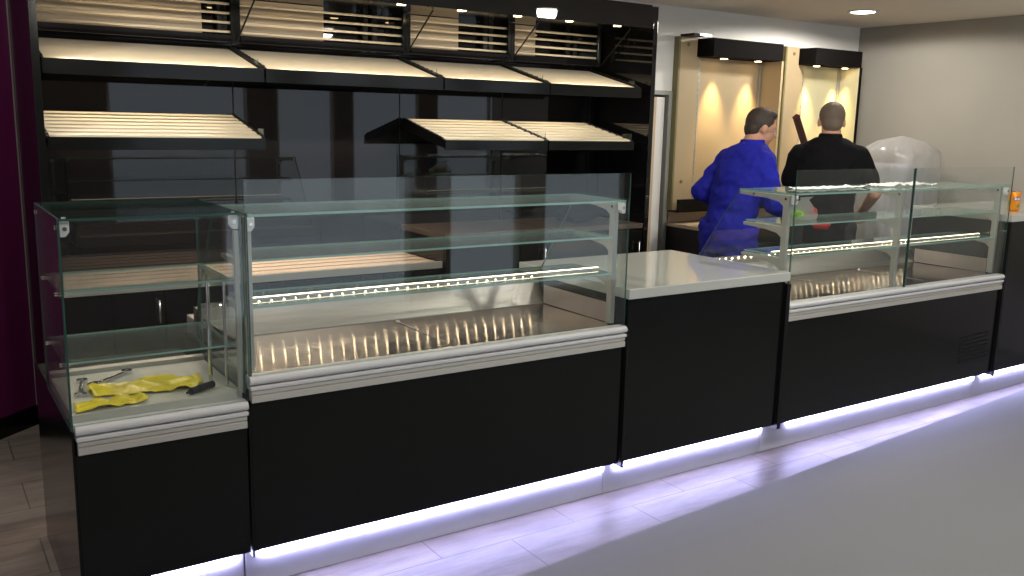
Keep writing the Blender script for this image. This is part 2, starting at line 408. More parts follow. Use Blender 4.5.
# small case at the left
t = thing('display_case', 'small tall glass display case at the left end, with yellow film inside', 'display case', (.58, 0, 0))
MB().box(.335, .824, 0, .018, .172, .592).build('front_panel', 'black', t, .001)
MB().box(.328, .334, .0, .84, .001, .66).build('side_panel', 'black', t)
MB().box(.336, .822, .122, .83, .06, .66).build('cabinet_body', 'blackmat', t)
plinth(t, .336, .828, .37, .808)
sill(t, .338, .826, .676)
MB().box(.336, .822, .031, .46, .662, .70).build('deck', mat('pale_grey_deck', (.50, .49, .43), .35, var=.06), t, .002)
MB().box(.336, .822, .462, .50, .662, .715).build('rear_rail', 'alumat', t, .002)
glass_pane(.3345, .828, .0, .006, .676, 1.252, 'front_glass', t)
glass_pane(.328, .334, .0, .50, .662, 1.262, 'side_glass', t)
glass_pane(.8205, .827, .0075, .50, .70, 1.252, 'side_glass', t)
glass_pane(.3345, .826, .0, .515, 1.254, 1.261, 'top_glass', t)
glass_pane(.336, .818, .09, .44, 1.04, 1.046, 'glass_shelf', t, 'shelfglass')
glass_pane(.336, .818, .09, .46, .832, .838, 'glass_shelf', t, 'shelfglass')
clamp(t, .336, 1.252, 1); clamp(t, .819, 1.252, -1)
for z in (1.035, .827):
    for y in (.12, .42):
        for x in (.334, .8205):
            s = 1 if x < .5 else -1
            MB().tube((x-s*.010, y, z), (x+s*.018, y, z), .006).build('shelf_pin', 'chrome', t)
for y in (.03, .47): MB().tube((.324, y, 1.235), (.3275, y, 1.235), .006).build('shelf_pin', 'chrome', t)
MB().tube((.772, .20, .70), (.772, .20, 1.04), .006).build('support_rod', 'chrome', t)
MB().tube((.795, .10, .70), (.795, .10, 1.04), .005).build('support_rod', 'chrome', t)
MB().box(.806, .8195, .012, .026, .70, 1.205).build('corner_post', 'alumat', t, .001)

# divider strips between the units
for x0, x1, y0, lab, zt in ((.8275, .8335, -.008, 'thin black divider strip left of the long left display case', .66), (2.352, 2.366, -.016, 'black divider strip between long left case and pale worktop unit', .735),
                        (3.30, 3.337, -.016, 'wide black divider strip between pale worktop unit and right display case', .845), (5.156, 5.176, -.016, 'black divider strip at the right end of the right display case', 1.045)):
    if x0 == 3.30:
        o = MB().box(x0, 3.324, y0, .09, .155, zt).build('divider_strip', 'blackmat', None, .001)
    else: o = MB().box(x0, x1, y0, .09, .155, zt).build('divider_strip', 'blackmat', None, .001)
    tag(o, lab, 'divider', 'divider strips')

# plain worktop unit
t = thing('counter_unit', 'black counter unit with plain glossy front under the pale worktop', 'counter', (2.83, 0, 0))
MB().box(2.367, 3.299, 0, .018, .172, .856).build('front_panel', 'black', t, .001)
MB().box(2.367, 3.299, .122, .76, .06, .856).build('cabinet_body', 'blackmat', t)
plinth(t, 2.354, 3.323, 2.41, 3.318)
o = MB().box(2.358, 3.3185, -.014, .775, .858, .90).build('worktop', 'worktop', None, .004)
tag(o, 'pale glossy stone worktop slab between the two long display cases', 'worktop')
# last unit, higher
t = thing('counter_unit', 'black counter unit at far right, taller, behind it the plaster wall', 'counter', (5.9, 0, 0))
MB().box(5.177, XW-.01, 0, .018, .172, 1.046).build('front_panel', 'black', t, .001)
MB().box(5.177, XW-.01, .122, .60, .06, 1.046).build('cabinet_body', 'blackmat', t)
MB().box(5.177, 5.195, .019, .121, .17, 1.046).build('side_panel', 'blackmat', t)
plinth(t, 5.157, XW-.01, 5.24, XW-.03)
o = MB().box(5.168, XW-.008, -.012, .615, 1.048, 1.09).build('worktop', 'worktop', None, .004)
tag(o, 'pale worktop slab at far right carrying the orange drinks can', 'worktop')

# ------------------------------------------------------------------ things on and in the cases
def can(x, y, z):
    t = thing('drinks_can', 'orange drinks can with blue and green print on the far right worktop', 'can', (x, y, z))
    MB().lathe([(.024, 0), (.028, .003), (.033, .012), (.033, .100), (.028, .110), (.0265, .113)], (x, y, z), 32).build('can_body', 'orange', t, smooth=True)
    MB().lathe([(.0265, .1125), (.028, .1135), (.028, .116), (.0255, .116), (.025, .1145)], (x, y, z), 32).build('can_lid', 'chrome', t)
    # printed shapes wrapped on the can, facing the room
    def patch(a0, a1, z0, z1, m, name, wav=0):
        mb = MB(); n = 10; vs = []
        for k in range(n+1):
            a = a0+(a1-a0)*k/n; q = math.sin(math.pi*k/n); zc = (z0+z1)/2; hh = (z1-z0)/2*(.35+.65*q if wav else 1)
            for s in (-1, 1): vs.append((x+.0334*math.cos(a), y+.0334*math.sin(a), z+zc+s*hh))
        mb.add(vs, [(2*k, 2*k+2, 2*k+3, 2*k+1) for k in range(n)]); mb.build(name, m, t)
    f = math.atan2(-2.7-y, -x)
    patch(f-.15, f+1.15, .062, .083, 'bluedot', 'blue_logo', 1)
    patch(f+.5, f+1.0, .02, .042, 'greendot', 'green_print', 1); patch(f-1.2, f-.7, .03, .062, 'greendot', 'green_print', 1)
    patch(f+.02, f+.35, .066, .079, 'white', 'logo_letter'); patch(f+.5, f+.7, .066, .079, 'white', 'logo_letter'); patch(f+.8, f+.95, .067, .078, 'white', 'logo_letter')
can(5.44, .13, 1.0905)

def wrench(x, y, z, ang, L, label, m='chrome'):
    mb = MB(); c, s = math.cos(ang), math.sin(ang)
    def P(u, v): return (x+u*c-v*s, y+u*s+v*c)
    mb.prism([P(-L/2, -.007), P(L/2, -.006), P(L/2, .006), P(-L/2, .007)], 'z', z+.002, z+.009)
    # open jaw
    jaw = [(-L/2+.004, -.010), (-L/2-.012, -.018), (-L/2-.03, -.015), (-L/2-.032, -.007), (-L/2-.014, -.006), (-L/2-.012, .006), (-L/2-.03, .009), (-L/2-.028, .017), (-L/2-.01, .018), (-L/2+.004, .010)]
    mb.prism([P(*p) for p in jaw], 'z', z+.0005, z+.0115)
    # ring end
    n = 18; vs = []
    for k in range(n):
        a = 2*math.pi*k/n
        for r in (.009, .017):
            for zz in (z+.0005, z+.0125): vs.append((*P(L/2+.010+r*math.cos(a), r*math.sin(a)), zz))
    fs = []
    for k in range(n):
        a, b = 4*k, 4*((k+1) % n)
        fs += [(a, b, b+1, a+1), (a+2, a+3, b+3, b+2), (a+1, b+1, b+3, a+3), (a, a+2, b+2, b)]
    mb.add(vs, fs)
    o = mb.build('wrench', m, None, .001); tag(o, label, 'wrench'); return o
zD = .7005
wrench(.40, .285, zD, R(80), .13, 'chrome wrench lying lengthwise beside the left glass of the small case', 'chrome')
wrench(.50, .355, zD, R(42), .13, 'chrome wrench lying aslant at the back of the small case deck, above the yellow film')
o = MB().tube((.675, .065, zD+.011), (.755, .115, zD+.011), .011, .011, 14).tube((.66, .056, zD+.011), (.675, .065, zD+.011), .004, .007, 10).build('screwdriver_handle', 'blackmat')
o.name = 'pen'; tag(o, 'short dark pen lying near front right of the small case deck', 'pen')

def sheet(name, label, cat, m, cx, cy, z, w, d, ang, amp, nx=26, ny=14, th=.0012, fold=0, seed=0):
    vs = []; c, s = math.cos(ang), math.sin(ang)
    for j in range(ny+1):
        for i in range(nx+1):
            u = (i/nx-.5)*w; v = (j/ny-.5)*d
            v *= 1+.10*math.sin(u*11+seed); u2 = u*(1+.08*math.sin(v*30+seed))
            h = abs(noise.noise(Vector((u*14+seed, v*20, seed))))*amp+abs(noise.noise(Vector((u*40, v*50+seed, 2))))*amp*.35
            vs.append((cx+u2*c-v*s, cy+u2*s+v*c, z+.001+h))
    fs = [(j*(nx+1)+i, j*(nx+1)+i+1, (j+1)*(nx+1)+i+1, (j+1)*(nx+1)+i) for j in range(ny) for i in range(nx)]
    o = MB().add(vs, fs).build(name, m, None, smooth=True)
    sl = o.modifiers.new('t', 'SOLIDIFY'); sl.thickness = th; sl.offset = 1
    return tag(o, label, cat)
sheet('plastic_film', 'longer yellow plastic film strip with glints, lying across the small case deck', 'plastic film', 'yellow', .575, .205, zD, .31, .125, R(-10), .03, seed=1)
sheet('plastic_film', 'shorter folded yellow plastic film piece at the front left of the deck', 'plastic film', 'yellow', .448, .085, zD, .20, .085, R(3), .026, seed=4)
sheet('paper_sheet', 'crumpled white paper strip lying left on the right case top glass', 'paper', 'paper', 3.80, .20, 1.2535, .52, .10, R(3), .012, seed=3)
sheet('paper_sheet', 'crumpled white paper strip with a raised corner, behind the middle post of the right case', 'paper', 'paper', 4.42, .20, 1.2535, .46, .12, R(-2), .03, seed=8)

# packed food on the middle shelf of the right case
t = thing('food_packet', 'clear food packet with green leaves and red piece in the right case', 'food packet', (3.62, .2, 1.1075))
lf = MB()
for k in range(14):
    a = random.random()*6.28; r = random.random()*.045
    lf.ball((3.60+r*math.cos(a)*1.3, .2+r*math.sin(a), 1.112+.018+random.random()*.012), (.032, .026, .016), 10, 7, Matrix.Rotation(a, 3, 'Z') @ Matrix.Rotation(.5*random.random(), 3, 'X'))
lf.build('lettuce', 'lettuce', t, smooth=True)
MB().ball((3.67, .17, 1.145), (.024, .02, .022)).ball((3.65, .215, 1.135), (.02, .02, .018)).build('tomato', 'red', t, smooth=True)
w = MB().loft([((3.62, .2, 1.109), .095, .06, None), ((3.62, .2, 1.13), .10, .065, None), ((3.625, .2, 1.165), .07, .045, None), ((3.64, .2, 1.20), .03, .012, None), ((3.655, .2, 1.215), .05, .006, None)], 28)
w.build('wrapper', 'film', t, smooth=True)

# ------------------------------------------------------------------ bread wall
t = thing('back_wall_panelling', 'glossy black panelling behind the bread racks', 'wall panelling', (2.2, 2.0, 0))
bx = [.53, 1.415, 2.352, 3.04, 3.715]
ends = [.50]+bx[1:]
for a, b in zip(ends, ends[1:]): MB().box(a+.0035, b-.0035, 2.0, 2.018, .45, 2.22).build('gloss_panel', 'mirror', t)
MB().box(3.7185, 3.755, 2.0, 2.018, .45, 2.22).build('gloss_panel', 'mirror', t)
MB().box(.50, 3.755, 2.0185, 2.20, .02, 2.22).build('carcass', 'blackmat', t)
for x in bx[1:]: MB().box(x-.003, x+.003, 1.998, 2.0184, .45, 2.22).build('slotted_rail', 'blackmat', t)
o = MB().box(3.757, 3.79, 1.478, 2.065, .001, 2.226).build('end_panel', 'mirror', None, .001); tag(o, 'tall glossy black end panel at the right of the bread wall', 'panel')
o = MB().box(.458, .488, 1.474, 2.20, .001, 2.236).build('end_panel', 'black', None, .001); tag(o, 'narrow dark end panel at the left of the bread wall, by purple wall', 'panel')
# cornice with spotlights
t = thing('cornice', 'black cornice box with a row of warm spotlights above the bread racks', 'cornice', (2.1, 1.5, 2.1))
MB().box(.489, 3.7565, 1.478, 1.496, 2.10, 2.225).build('fascia', 'mirror', t, .001)
MB().box(.489, 3.7565, 1.497, 1.998, 2.115, 2.13).build('soffit', 'black', t)
MB().box(.489, 3.7565, 1.497, 2.20, 2.2262, 2.236).build('top_board', 'blackmat', t)
for k in range(9):
    x = 3.555-.352*k
    sp = MB().lathe([(.034, 0), (.034, -.006), (.026, -.006), (.024, -.003)], (x, 1.57, 2.1148), 24).build('spotlight', 'chrome', t)
    MB().tube((x, 1.57, 2.1125), (x, 1.57, 2.106), .022, .022, 20).build('bulb', 'bulb', sp)
    light('spot_lamp', 'SPOT', (x, 1.57, 2.10), 2.8, (1, .78, .5), sp, (x, 1.72, 1.2), spot_size=R(110), spot_blend=.8, shadow_soft_size=.02)
# rod racks at the top
bays = [(.502, 1.415, 1.27), (1.415, 2.352, 1.90), (2.352, 3.04, 2.72), (3.04, 3.715, 3.26)]
labs = ['leftmost bay of pale rods below the cornice, cream board behind', 'second bay of pale rods, cream board behind its left half', 'third bay of pale rods below the cornice spotlights', 'rightmost bay of dim pale rods below the cornice']
for (a, b, c), lab in zip(bays, labs):
    t = thing('rod_rack', lab, 'rack', ((a+b)/2, 1.95, 1.9), 'rod racks below the cornice')
    rods = MB()
    for k in range(5): rods.tube((a+.02, 1.93, 1.945+.0445*k), (b-.02, 1.93, 1.945+.0445*k), .0065, seg=12)
    rods.build('rods', 'slat', t, smooth=True)
    for x in (a+.012, b-.012): MB().box(x-.014, x+.010, 1.91, 1.997, 1.892, 2.112).build('upright', 'black', t, .002)
    MB().box(a+.02, b-.023, 1.90, 1.92, 1.894, 1.930).build('bottom_rail', 'mirror', t, .002)
    MB().box(a+.026, c, 1.985, 1.997, 1.93, 2.112).build('backboard', 'cream', t)  # pale mirror reflection built as a cream board
    for q in (.72, .84): MB().box(c+(b-c)*q-.25*(b-c), c+(b-c)*q-.25*(b-c)+.028, 1.955, 1.985, 1.895, 2.112).build('inner_post', 'blackmat', t)
    MB().tube((b+.002, 1.905, 1.905), (b+.035, 1.68, 2.110), .0045).build('brace', 'blackmat', t)

def tray_frame(t, x0, x1, zf, zb, bandh, th=.004):
    MB().box(x0+.002, x1-.002, 1.492, 1.508, zf-bandh, zf).build('front_board', 'black', t, .001)
    MB().prism([(1.508, zf-bandh+.01), (1.508, zf-.012), (1.996, zb-.012), (1.996, zb-.06)], 'x', x0+.002, x1-.002).build('tray_base', 'blackmat', t)
def serr(t, x, zf, zb):
    mb = MB().prism([(1.508, zf-.02), (1.508, zf+.004), (1.98, zb+.006), (1.98, zb-.02)], 'x', x-.006, x+.006)
    for k in range(9):
        y = 1.53+k*.05; z = zf+(zb-zf)*(y-1.508)/.475
        mb.prism([(y, z), (y+.03, z+.006), (y+.03, z+.016), (y, z+.008)], 'x', x-.006, x+.006)
    mb.build('side_rail', 'blackmat', t)
g1 = 'upper lit bread shelves'
L = [('leftmost lit white bread shelf under the rod racks', .493, 1.411), ('second lit white bread shelf from the left, above the gap', 1.415, 2.350), ('third lit white bread shelf of the upper row', 2.354, 3.025), ('rightmost lit white bread shelf of the upper row', 3.029, 3.70)]
for lab, a, b in L:
    t = thing('bread_shelf', lab, 'shelf', ((a+b)/2, 1.75, 1.75), g1)
    tray_frame(t, a, b, 1.757, 1.872, .062)
    MB().prism([(1.5085, 1.745), (1.5085, 1.752), (1.994, 1.868), (1.994, 1.861)], 'x', a+.014, b-.014).build('light_panel', 'acrylic', t)
    st = MB().box(a+.03, b-.03, 1.5085, 1.5125, 1.7535, 1.7565)
    st.build('light_strip', 'led_tray', t)
    light('shelf_lamp', 'AREA', ((a+b)/2, 1.522, 1.770), 1.0*(b-a), (1, .82, .58), t, ((a+b)/2, 1.80, 1.79), shape='RECTANGLE', size=b-a-.15, size_y=.006)
    serr(t, a+.006, 1.757, 1.872); serr(t, b-.006, 1.757, 1.872)
    MB().pane(b-.012, b-.009, 1.55, 1.60, 1.765, 1.80).build('end_glass', ['glass', 'edge'], t)
g2 = 'lower slatted bread shelves'
for lab, a, b in [('long slatted bread shelf at the left below the upper row', .495, 1.411), ('left of the two joined slatted bread shelves in the middle', 2.362, 3.025), ('right of the two joined slatted bread shelves, next to end panel', 3.029, 3.66)]:
    t = thing('slatted_shelf', lab, 'shelf', ((a+b)/2, 1.75, 1.44), g2)
    tray_frame(t, a, b, 1.440, 1.545, .052)
    s = MB(); n = 7
    for k in range(n):
        y = 1.516+k*.068; z = 1.443+.105*(y-1.508)/.488
        s.prism([(y, z-.004), (y, z+.003), (y+.042, z+.012), (y+.042, z+.005)], 'x', a+.014, b-.014)
    s.build('slats', 'slat', t)
    light('shelf_lamp', 'AREA', ((a+b)/2, 1.96, 1.79), 2.1*(b-a), (1, .84, .62), t, ((a+b)/2, 1.74, 1.44), shape='RECTANGLE', size=b-a-.1, size_y=.01, spread=R(120))
    serr(t, a+.006, 1.440, 1.545); serr(t, b-.006, 1.440, 1.545)
    MB().pane(b-.004, b-.001, 1.52, 1.60, 1.448, 1.485).build('end_glass', ['glass', 'edge'], t)

# base cabinets and the low tray at the back
def handle(p, x, y, z0, z1, vertical=True):
    h = MB()
    if vertical: h.tube((x, y-.028, z0), (x, y-.028, z1), .005).tube((x, y, z0+.012), (x, y-.028, z0+.012), .004).tube((x, y, z1-.012), (x, y-.028, z1-.012), .004)
    h.build('door_handle', 'handle', p, smooth=True)
xs = [.50, .93, 1.40, 1.88, 2.358]
for i, (a, b) in enumerate(zip(xs, xs[1:])):
    t = thing('base_cabinet', ['leftmost black base cabinet with a steel handle behind the small case', 'second black base cabinet below the low slatted tray', 'third black base cabinet below the low slatted tray', 'rightmost black base cabinet below the low slatted tray'][i], 'cabinet', ((a+b)/2, 1.75, 0), 'base cabinets at the back wall')
    MB().box(a+.001, b-.001, 1.522, 1.995, .08, .762).build('carcass', 'blackmat', t)
    MB().box(a+.001, b-.001, 1.56, 1.99, .001, .079).build('plinth', 'blackmat', t)
    d = MB().box(a+.003, b-.003, 1.502, 1.520, .085, .758).build('door', 'mirror', t, .001)
    handle(d, b-.03, 1.502, .62, .725)
t = thing('low_tray', 'low pale slatted tray on base cabinets, seen through the case glass', 'tray', (1.43, 1.75, .764))
MB().box(.50, 2.356, 1.50, 1.512, .764, .800).build('front_lip', 'alumat', t, .001)
s = MB()
for k in range(9): s.box(.505, 2.35, 1.515+.052*k, 1.558+.052*k, .782, .790+.002*(k % 2))
s.build('slats', 'slat2', t)
MB().box(.505, 2.35, 1.5135, 1.99, .764, .78).build('tray_base', 'blackmat', t)
light('tray_lamp', 'AREA', (1.42, 1.96, 1.47), 6, (1, .80, .58), t, (1.42, 1.74, .78), shape='RECTANGLE', size=1.7, size_y=.02, spread=R(120))
for a, b, lab in ((2.36, 3.05, 'dark back counter with brown top, left half, behind long case'), (3.052, 3.755, 'dark back counter with brown top, right half, beside end panel')):
    t = thing('back_counter', lab, 'counter', ((a+b)/2, 1.75, 0), 'dark back counters')
    MB().box(a+.002, b-.002, 1.50, 1.995, .001, .915).build('carcass', 'black', t)
    MB().box(a+.001, b-.001, 1.485, 1.996, .916, .945).build('worktop', 'brown', t, .003)
    d = MB().box(a+.006, b-.006, 1.482, 1.499, .05, .90).build('door', 'black', t, .001)
    handle(d, b-.05, 1.482, .70, .84)
bag = MB().ball((3.40, 1.68, .99), (.13, .09, .055), 20, 14).ball((3.47, 1.66, 1.0), (.08, .07, .05)).ball((3.32, 1.70, .98), (.07, .06, .045))
bag = bag.box(3.33, 3.47, 1.62, 1.74, .9455, .97)
o = bag.build('pouch', 'blackcloth', None, remesh=.008, wrinkle=.008); o.location.z = .012; tag(o, 'rounded black cloth pouch lying on the dark back counter', 'pouch')

# ------------------------------------------------------------------ niche units on the right
yN = 2.03
def niche(x0, x1, hx0, hx1, lab, lamps, tone, grp='lit niche panels'):
    t = thing('wall_niche', lab, 'wall unit', ((x0+x1)/2, yN, 1.0), grp)
    MB().box(x0, x1, yN+.018, YW-.002, .95, 2.13).build('back_panel', tone, t)
    h = MB().box(hx0, hx1, 1.86, YW-.003, 2.012, 2.132).build('header', 'dead', t, .002)
    for x in lamps:
        sp = MB().lathe([(.034, 0), (.034, -.006), (.026, -.006), (.024, -.003)], (x, yN-.08, 2.0118), 24).build('spotlight', 'chrome', t)
        MB().tube((x, yN-.08, 2.009), (x, yN-.08, 2.003), .022, .022, 20).build('bulb', 'bulb', sp)
        light('spot_lamp', 'SPOT', (x, yN-.08, 1.995), 50, (1, .68, .30), sp, (x, yN+.03, 1.3), spot_size=R(50), spot_blend=1, shadow_soft_size=.015)
    MB().box(hx1-.016, hx1, 1.862, yN+.016, 1.02, 2.0115).build('side_panel', tone, t, .001)
    MB().box(hx1-.018, hx1+.002, 1.852, 1.8615, 1.02, 2.0115).build('front_edge', 'dead' if tone == 'beige2' else tone, t)
    for x in (x0+.012, hx1-.03):
        r = MB().box(x-.010, x+.010, yN, yN+.017, .95, 1.994)
        for k in range(24): r.box(x-.004, x+.004, yN-.003, yN, .98+k*.042, 1.0+k*.042)
        r.build('slotted_rail', 'alumat', t)
    return t
M['beige2'] = mat('pale_green_cream_board', (.60, .56, .36), .4, var=.05)
niche(4.685, 5.575, 4.655, 5.358, 'wide amber lit wall niche behind the man in blue', (4.85, 5.20), 'beige')
niche(5.788, 6.30, 5.723, 6.27, 'narrow brightly lit wall niche behind the man in black', (5.85, 6.19), 'beige2')
def pillar(x0, x1, lab):
    t = thing('pillar_panel', lab, 'panel', ((x0+x1)/2, yN, .95), 'beige pillar panels')
    MB().box(x0, x1, yN-.012, YW-.002, .95, 2.14).build('panel', 'beige', t, .002)
    MB().box(x0-.016, x0-.001, yN-.012, YW-.002, .95, 2.14).build('edge_strip', 'olive', t)
    for z in (2.09, 1.15):
        h = MB().tube(((x0+x1)/2-.02, yN-.012, z), ((x0+x1)/2-.02, yN-.016, z), .013, .012, 20).build('screw_cap', 'olive', t)
pillar(4.50, 4.68, 'beige pillar panel with screw caps beside the doorway')
pillar(5.59, 5.782, 'beige pillar panel with screw caps between the two lit niches')
t = thing('strip_lamp', 'small white lamp fitting on top of the first beige pillar', 'lamp', (4.62, 1.98, 2.14))
MB().box(4.50, 4.64, 1.90, 2.03, 2.1415, 2.155).build('housing', 'blackmat', t); MB().box(4.56, 4.66, 1.898, 1.90, 2.1425, 2.154).build('diffuser', 'bulb_white', t)
# work bench below
t = thing('work_bench', 'dark work bench with thin pale top behind the two men', 'bench', (5.5, 1.9, 0))
MB().box(4.492, 5.84, 1.70, YW-.002, .001, .835).build('carcass', 'blackmat', t)
MB().box(4.482, 5.85, 1.66, YW-.002, .836, .86).build('bench_top', 'cream', t, .003)
MB().box(4.492, 5.84, yN+.03, YW-.0022, .861, .938).build('splashback', 'cream', t)
o = MB().box(4.492, 5.84, yN-.08, YW-.002, .939, .949).box(4.492, 5.84, yN-.08, yN-.06, .939, 1.03).build('ledge', 'blackmat', None, .002); tag(o, 'long black ledge rail above the work bench splashback', 'ledge')

# plastic covered machine by the right wall
t = thing('covered_machine', 'tall machine wrapped in crumpled clear plastic beside right wall', 'machine', (6.17, 1.35, 0))
MB().box(5.97, 6.28, 1.22, 1.52, .001, 1.30).build('machine_body', mat('pale_machine_paint', (.40, .42, .45), .5, var=.2, vscale=4), t, .03)
vs = []; seg = 60; nz = 26
for j in range(nz+1):
    zz = 1.50-1.0*j/nz
    for k in range(seg):
        a = 2*math.pi*k/seg; ca, sa = math.cos(a), math.sin(a)
        e = 1/max(abs(ca), abs(sa))**.85
        sp = min(1, (j/nz)*9)**.5
        r = (.235+.03*j/nz)*e*(sp*.97+.03)+.04*sp*noise.noise(Vector((ca*4, sa*4, zz*3)))+.05*sp*noise.noise(Vector((ca*9, sa*9, zz*2.5)))
        vs.append((min(6.475, 6.13+r*ca*.95), 1.36+r*sa*.85, zz+.03*noise.noise(Vector((ca*3, sa*3, 5)))*(sp)))
fs = [(j*seg+k, j*seg+(k+1) % seg, (j+1)*seg+(k+1) % seg, (j+1)*seg+k) for j in range(nz) for k in range(seg)]
fs.append(tuple(range(seg)))
MB().add(vs, fs).build('plastic_cover', 'film', t, smooth=True)

# ceiling downlights
def downlight(x, y, lab, power, r=.085):
    t = thing('ceiling_downlight', lab, 'ceiling light', (x, y, ZC), 'round ceiling downlights')
    MB().lathe([(r+.018, 0), (r+.018, -.006), (r, -.010), (r-.006, -.004)], (x, y, ZC-.0005), 36).build('trim_ring', 'plastic', t)
    MB().tube((x, y, ZC-.006), (x, y, ZC-.012), r-.008, r-.012, 36).build('diffuser', 'bulb_white', t)
    light('downlight_lamp', 'SPOT', (x, y, ZC-.03), power, (1, .94, .84), t, (x, y, 0), spot_size=R(176), spot_blend=.15, shadow_soft_size=.07)
downlight(5.56, 1.37, 'round white ceiling downlight above the two men', 56, .085)
downlight(3.89, .20, 'round white ceiling downlight above the pale worktop unit', 60, .075)
downlight(-.2, .75, 'round white ceiling downlight near the angled purple wall', 62, .075)  # lamp added to brighten the purple wall, no fitting known here
downlight(1.6, .35, 'round white ceiling downlight above the long left case', 45, .075)
downlight(5.6, -.9, 'round white ceiling downlight over the customer side at the right', 52)  # this and the next two are added out of view to lighten the floor
downlight(3.3, -1.4, 'round white ceiling downlight over the customer side in the middle', 85)
downlight(1.0, -1.6, 'round white ceiling downlight over the customer side at the left', 55)

# ------------------------------------------------------------------ people
def person(name, label, x, y, heading, H, lean, bend, arms, head_turn, top, hairm, head_tilt=0, sw=.178, hunch=0):
    """local frame: faces +Y; heading rotates about Z"""
    s = H/1.72
    t = thing(name, label, 'person', (x, y, 0))
    def W(p): return Vector((x+p[0], y+p[1], p[2]))
    def bodyY(z):   # forward offset from leaning at hips
        return math.sin(lean)*max(0, z-.92)+hunch*max(0, z-1.2)**1.0
    def Zl(z): return z if z < .92 else .92+(z-.92)*math.cos(lean)
    def T(v):        # lean, scale, heading
        v = Vector(v); v = Vector((v.x, v.y+bodyY(v.z), Zl(v.z)))*s
        c, q = math.cos(heading), math.sin(heading)
        return Vector((x+v.x*c-v.y*q, y+v.x*q+v.y*c, v.z))
    def raw(v):
        v = Vector(v)*s; c, q = math.cos(heading), math.sin(heading)
        return Vector((x+v.x*c-v.y*q, y+v.x*q+v.y*c, v.z))
    HR = Matrix.Rotation(heading, 3, 'Z')
    def torso(mb, g, z0=.86, z1=1.47):
        prof = [(.86, .165, .115), (.94, .170, .118), (1.03, .155, .108), (1.14, .162, .112), (1.26, .182, .120), (1.35, .192, .115), (1.405, .172, .098), (1.435, .135, .085), (1.458, .098, .074), (1.475, .068, .062)]
        mb.loft([(T((0, 0, z)), (rx+g)*s, (ry+g)*s, HR) for z, rx, ry in prof if z0 <= z <= z1])
    legs = {}
    for k, sx in (('l', -1), ('r', 1)):
        legs[k] = [(sx*.095, 0, .90), (sx*.105, .02, .50), (sx*.11, -.01, .085)]
    def legm(mb, g, r=(.092, .062, .042)):
        for k in legs: mb.limb([raw(p) for p in legs[k]], [(q+g)*s for q in r])
    AR = {}
    for k, sx in (('l', -1), ('r', 1)):
        sh = T((sx*sw, 0, 1.358)); el, wr = arms[k]
        AR[k] = (sh, raw(el), raw(wr))
    def armm(mb, g, upto=1.0, r=(.052, .042, .030)):
        for k in AR:
            a, b, c = AR[k]
            mb.limb([a, b, c] if upto >= 1 else [a, a+(b-a)*upto], [(r[0]+g)*s, (r[1]+g)*s, (r[2]+g)*s] if upto >= 1 else [(r[0]+g)*s, (r[0]*.86+g)*s])
    def hand(mb, k):
        a, b, c = AR[k]; d = (c-b).normalized(); sx = -1 if k == 'l' else 1
        side = d.cross(Vector((0, 0, 1))).normalized(); nrm = side.cross(d).normalized()
        pc = c+d*.05*s
        for o_ in (-.026, -.009, .009, .026): mb.limb([c+side*o_*.5*s, c+d*.085*s+side*o_*s], [.014*s, .013*s], 10)
        for i, (o_, L_) in enumerate(((-.030, .066), (-.010, .078), (.010, .074), (.030, .058))):
            p0 = c+d*.085*s+side*o_*s; p1 = p0+(d*.9-nrm*.35).normalized()*L_*.5*s; p2 = p1+(d*.45-nrm*.9).normalized()*L_*.45*s
            mb.limb([p0, p1, p2], [.0098*s, .009*s, .0078*s], 10)
        th = -1 if k == 'r' else 1
        p0 = c+d*.025*s+side*th*.026*s; p1 = p0+(d*.6+side*th*.7-nrm*.2).normalized()*.038*s; p2 = p1+(d*.8+side*th*.15-nrm*.5).normalized()*.032*s
        mb.limb([p0, p1, p2], [.013*s, .0108*s, .009*s], 10)
    # head
    hc = T((0, .015+.02, 1.578)); hc += (HR @ Vector((0, .05*hunch, 0)))
    HH = HR @ Matrix.Rotation(head_turn, 3, 'Z') @ Matrix.Rotation(-head_tilt, 3, 'X')
    def Hp(v): return hc+HH @ (Vector(v)*s)
    b = MB(); torso(b, 0, .86, 1.459); legm(b, 0); armm(b, 0)
    for k in AR: hand(b, k)
    b.limb([T((0, -.005, 1.44)), Hp((0, -.02, -.075))], [.068*s, .062*s])
    b.ball(hc+HH @ Vector((0, -.008*s, .02*s)), (.074*s, .094*s, .092*s), 24, 16, HH)      # skull
    b.ball(Hp((0, .028, -.045)), (.056*s, .060*s, .066*s), 20, 14, HH)                     # face
    b.ball(Hp((0, .058, -.092)), (.026*s, .024*s, .020*s), 14, 10, HH)                     # chin
    b.limb([Hp((0, .086, .005)), Hp((0, .106, -.030))], [.007*s, .012*s], 10)              # nose
    b.limb([Hp((-.02, .081, -.058)), Hp((.02, .081, -.058))], [.0085*s, .0085*s], 10)      # lips
    b.limb([Hp((-.036, .076, .022)), Hp((0, .086, .020)), Hp((.036, .076, .022))], [.009*s, .010*s, .009*s], 10)   # brow
    for sx in (-1, 1): b.ball(Hp((sx*.077, -.006, -.012)), (.011*s, .019*s, .031*s), 12, 8, HH)
    for k, sx in (('l', -1), ('r', 1)):
        p = legs[k][2]; b.limb([raw(p), raw((p[0], .09, .035))], [.042*s, .032*s])
    body = b.build('body', 'skin', t, remesh=.0062)
    for sx in (-1, 1):
        e = MB().ball(Hp((sx*.030, .075, -.002)), .0095*s, 14, 10).build('eye', 'eye', t, smooth=True)
        MB().ball(Hp((sx*.030, .0825, -.002)), .0045*s, 10, 8).build('iris', 'iris', e, smooth=True)
    # hair
    h = MB()
    h.ball(Hp((0, -.018, .034)), (.081*s, .096*s, .090*s), 24, 16, HH)
    h.ball(Hp((0, -.055, -.020)), (.066*s, .052*s, .062*s), 20, 14, HH)
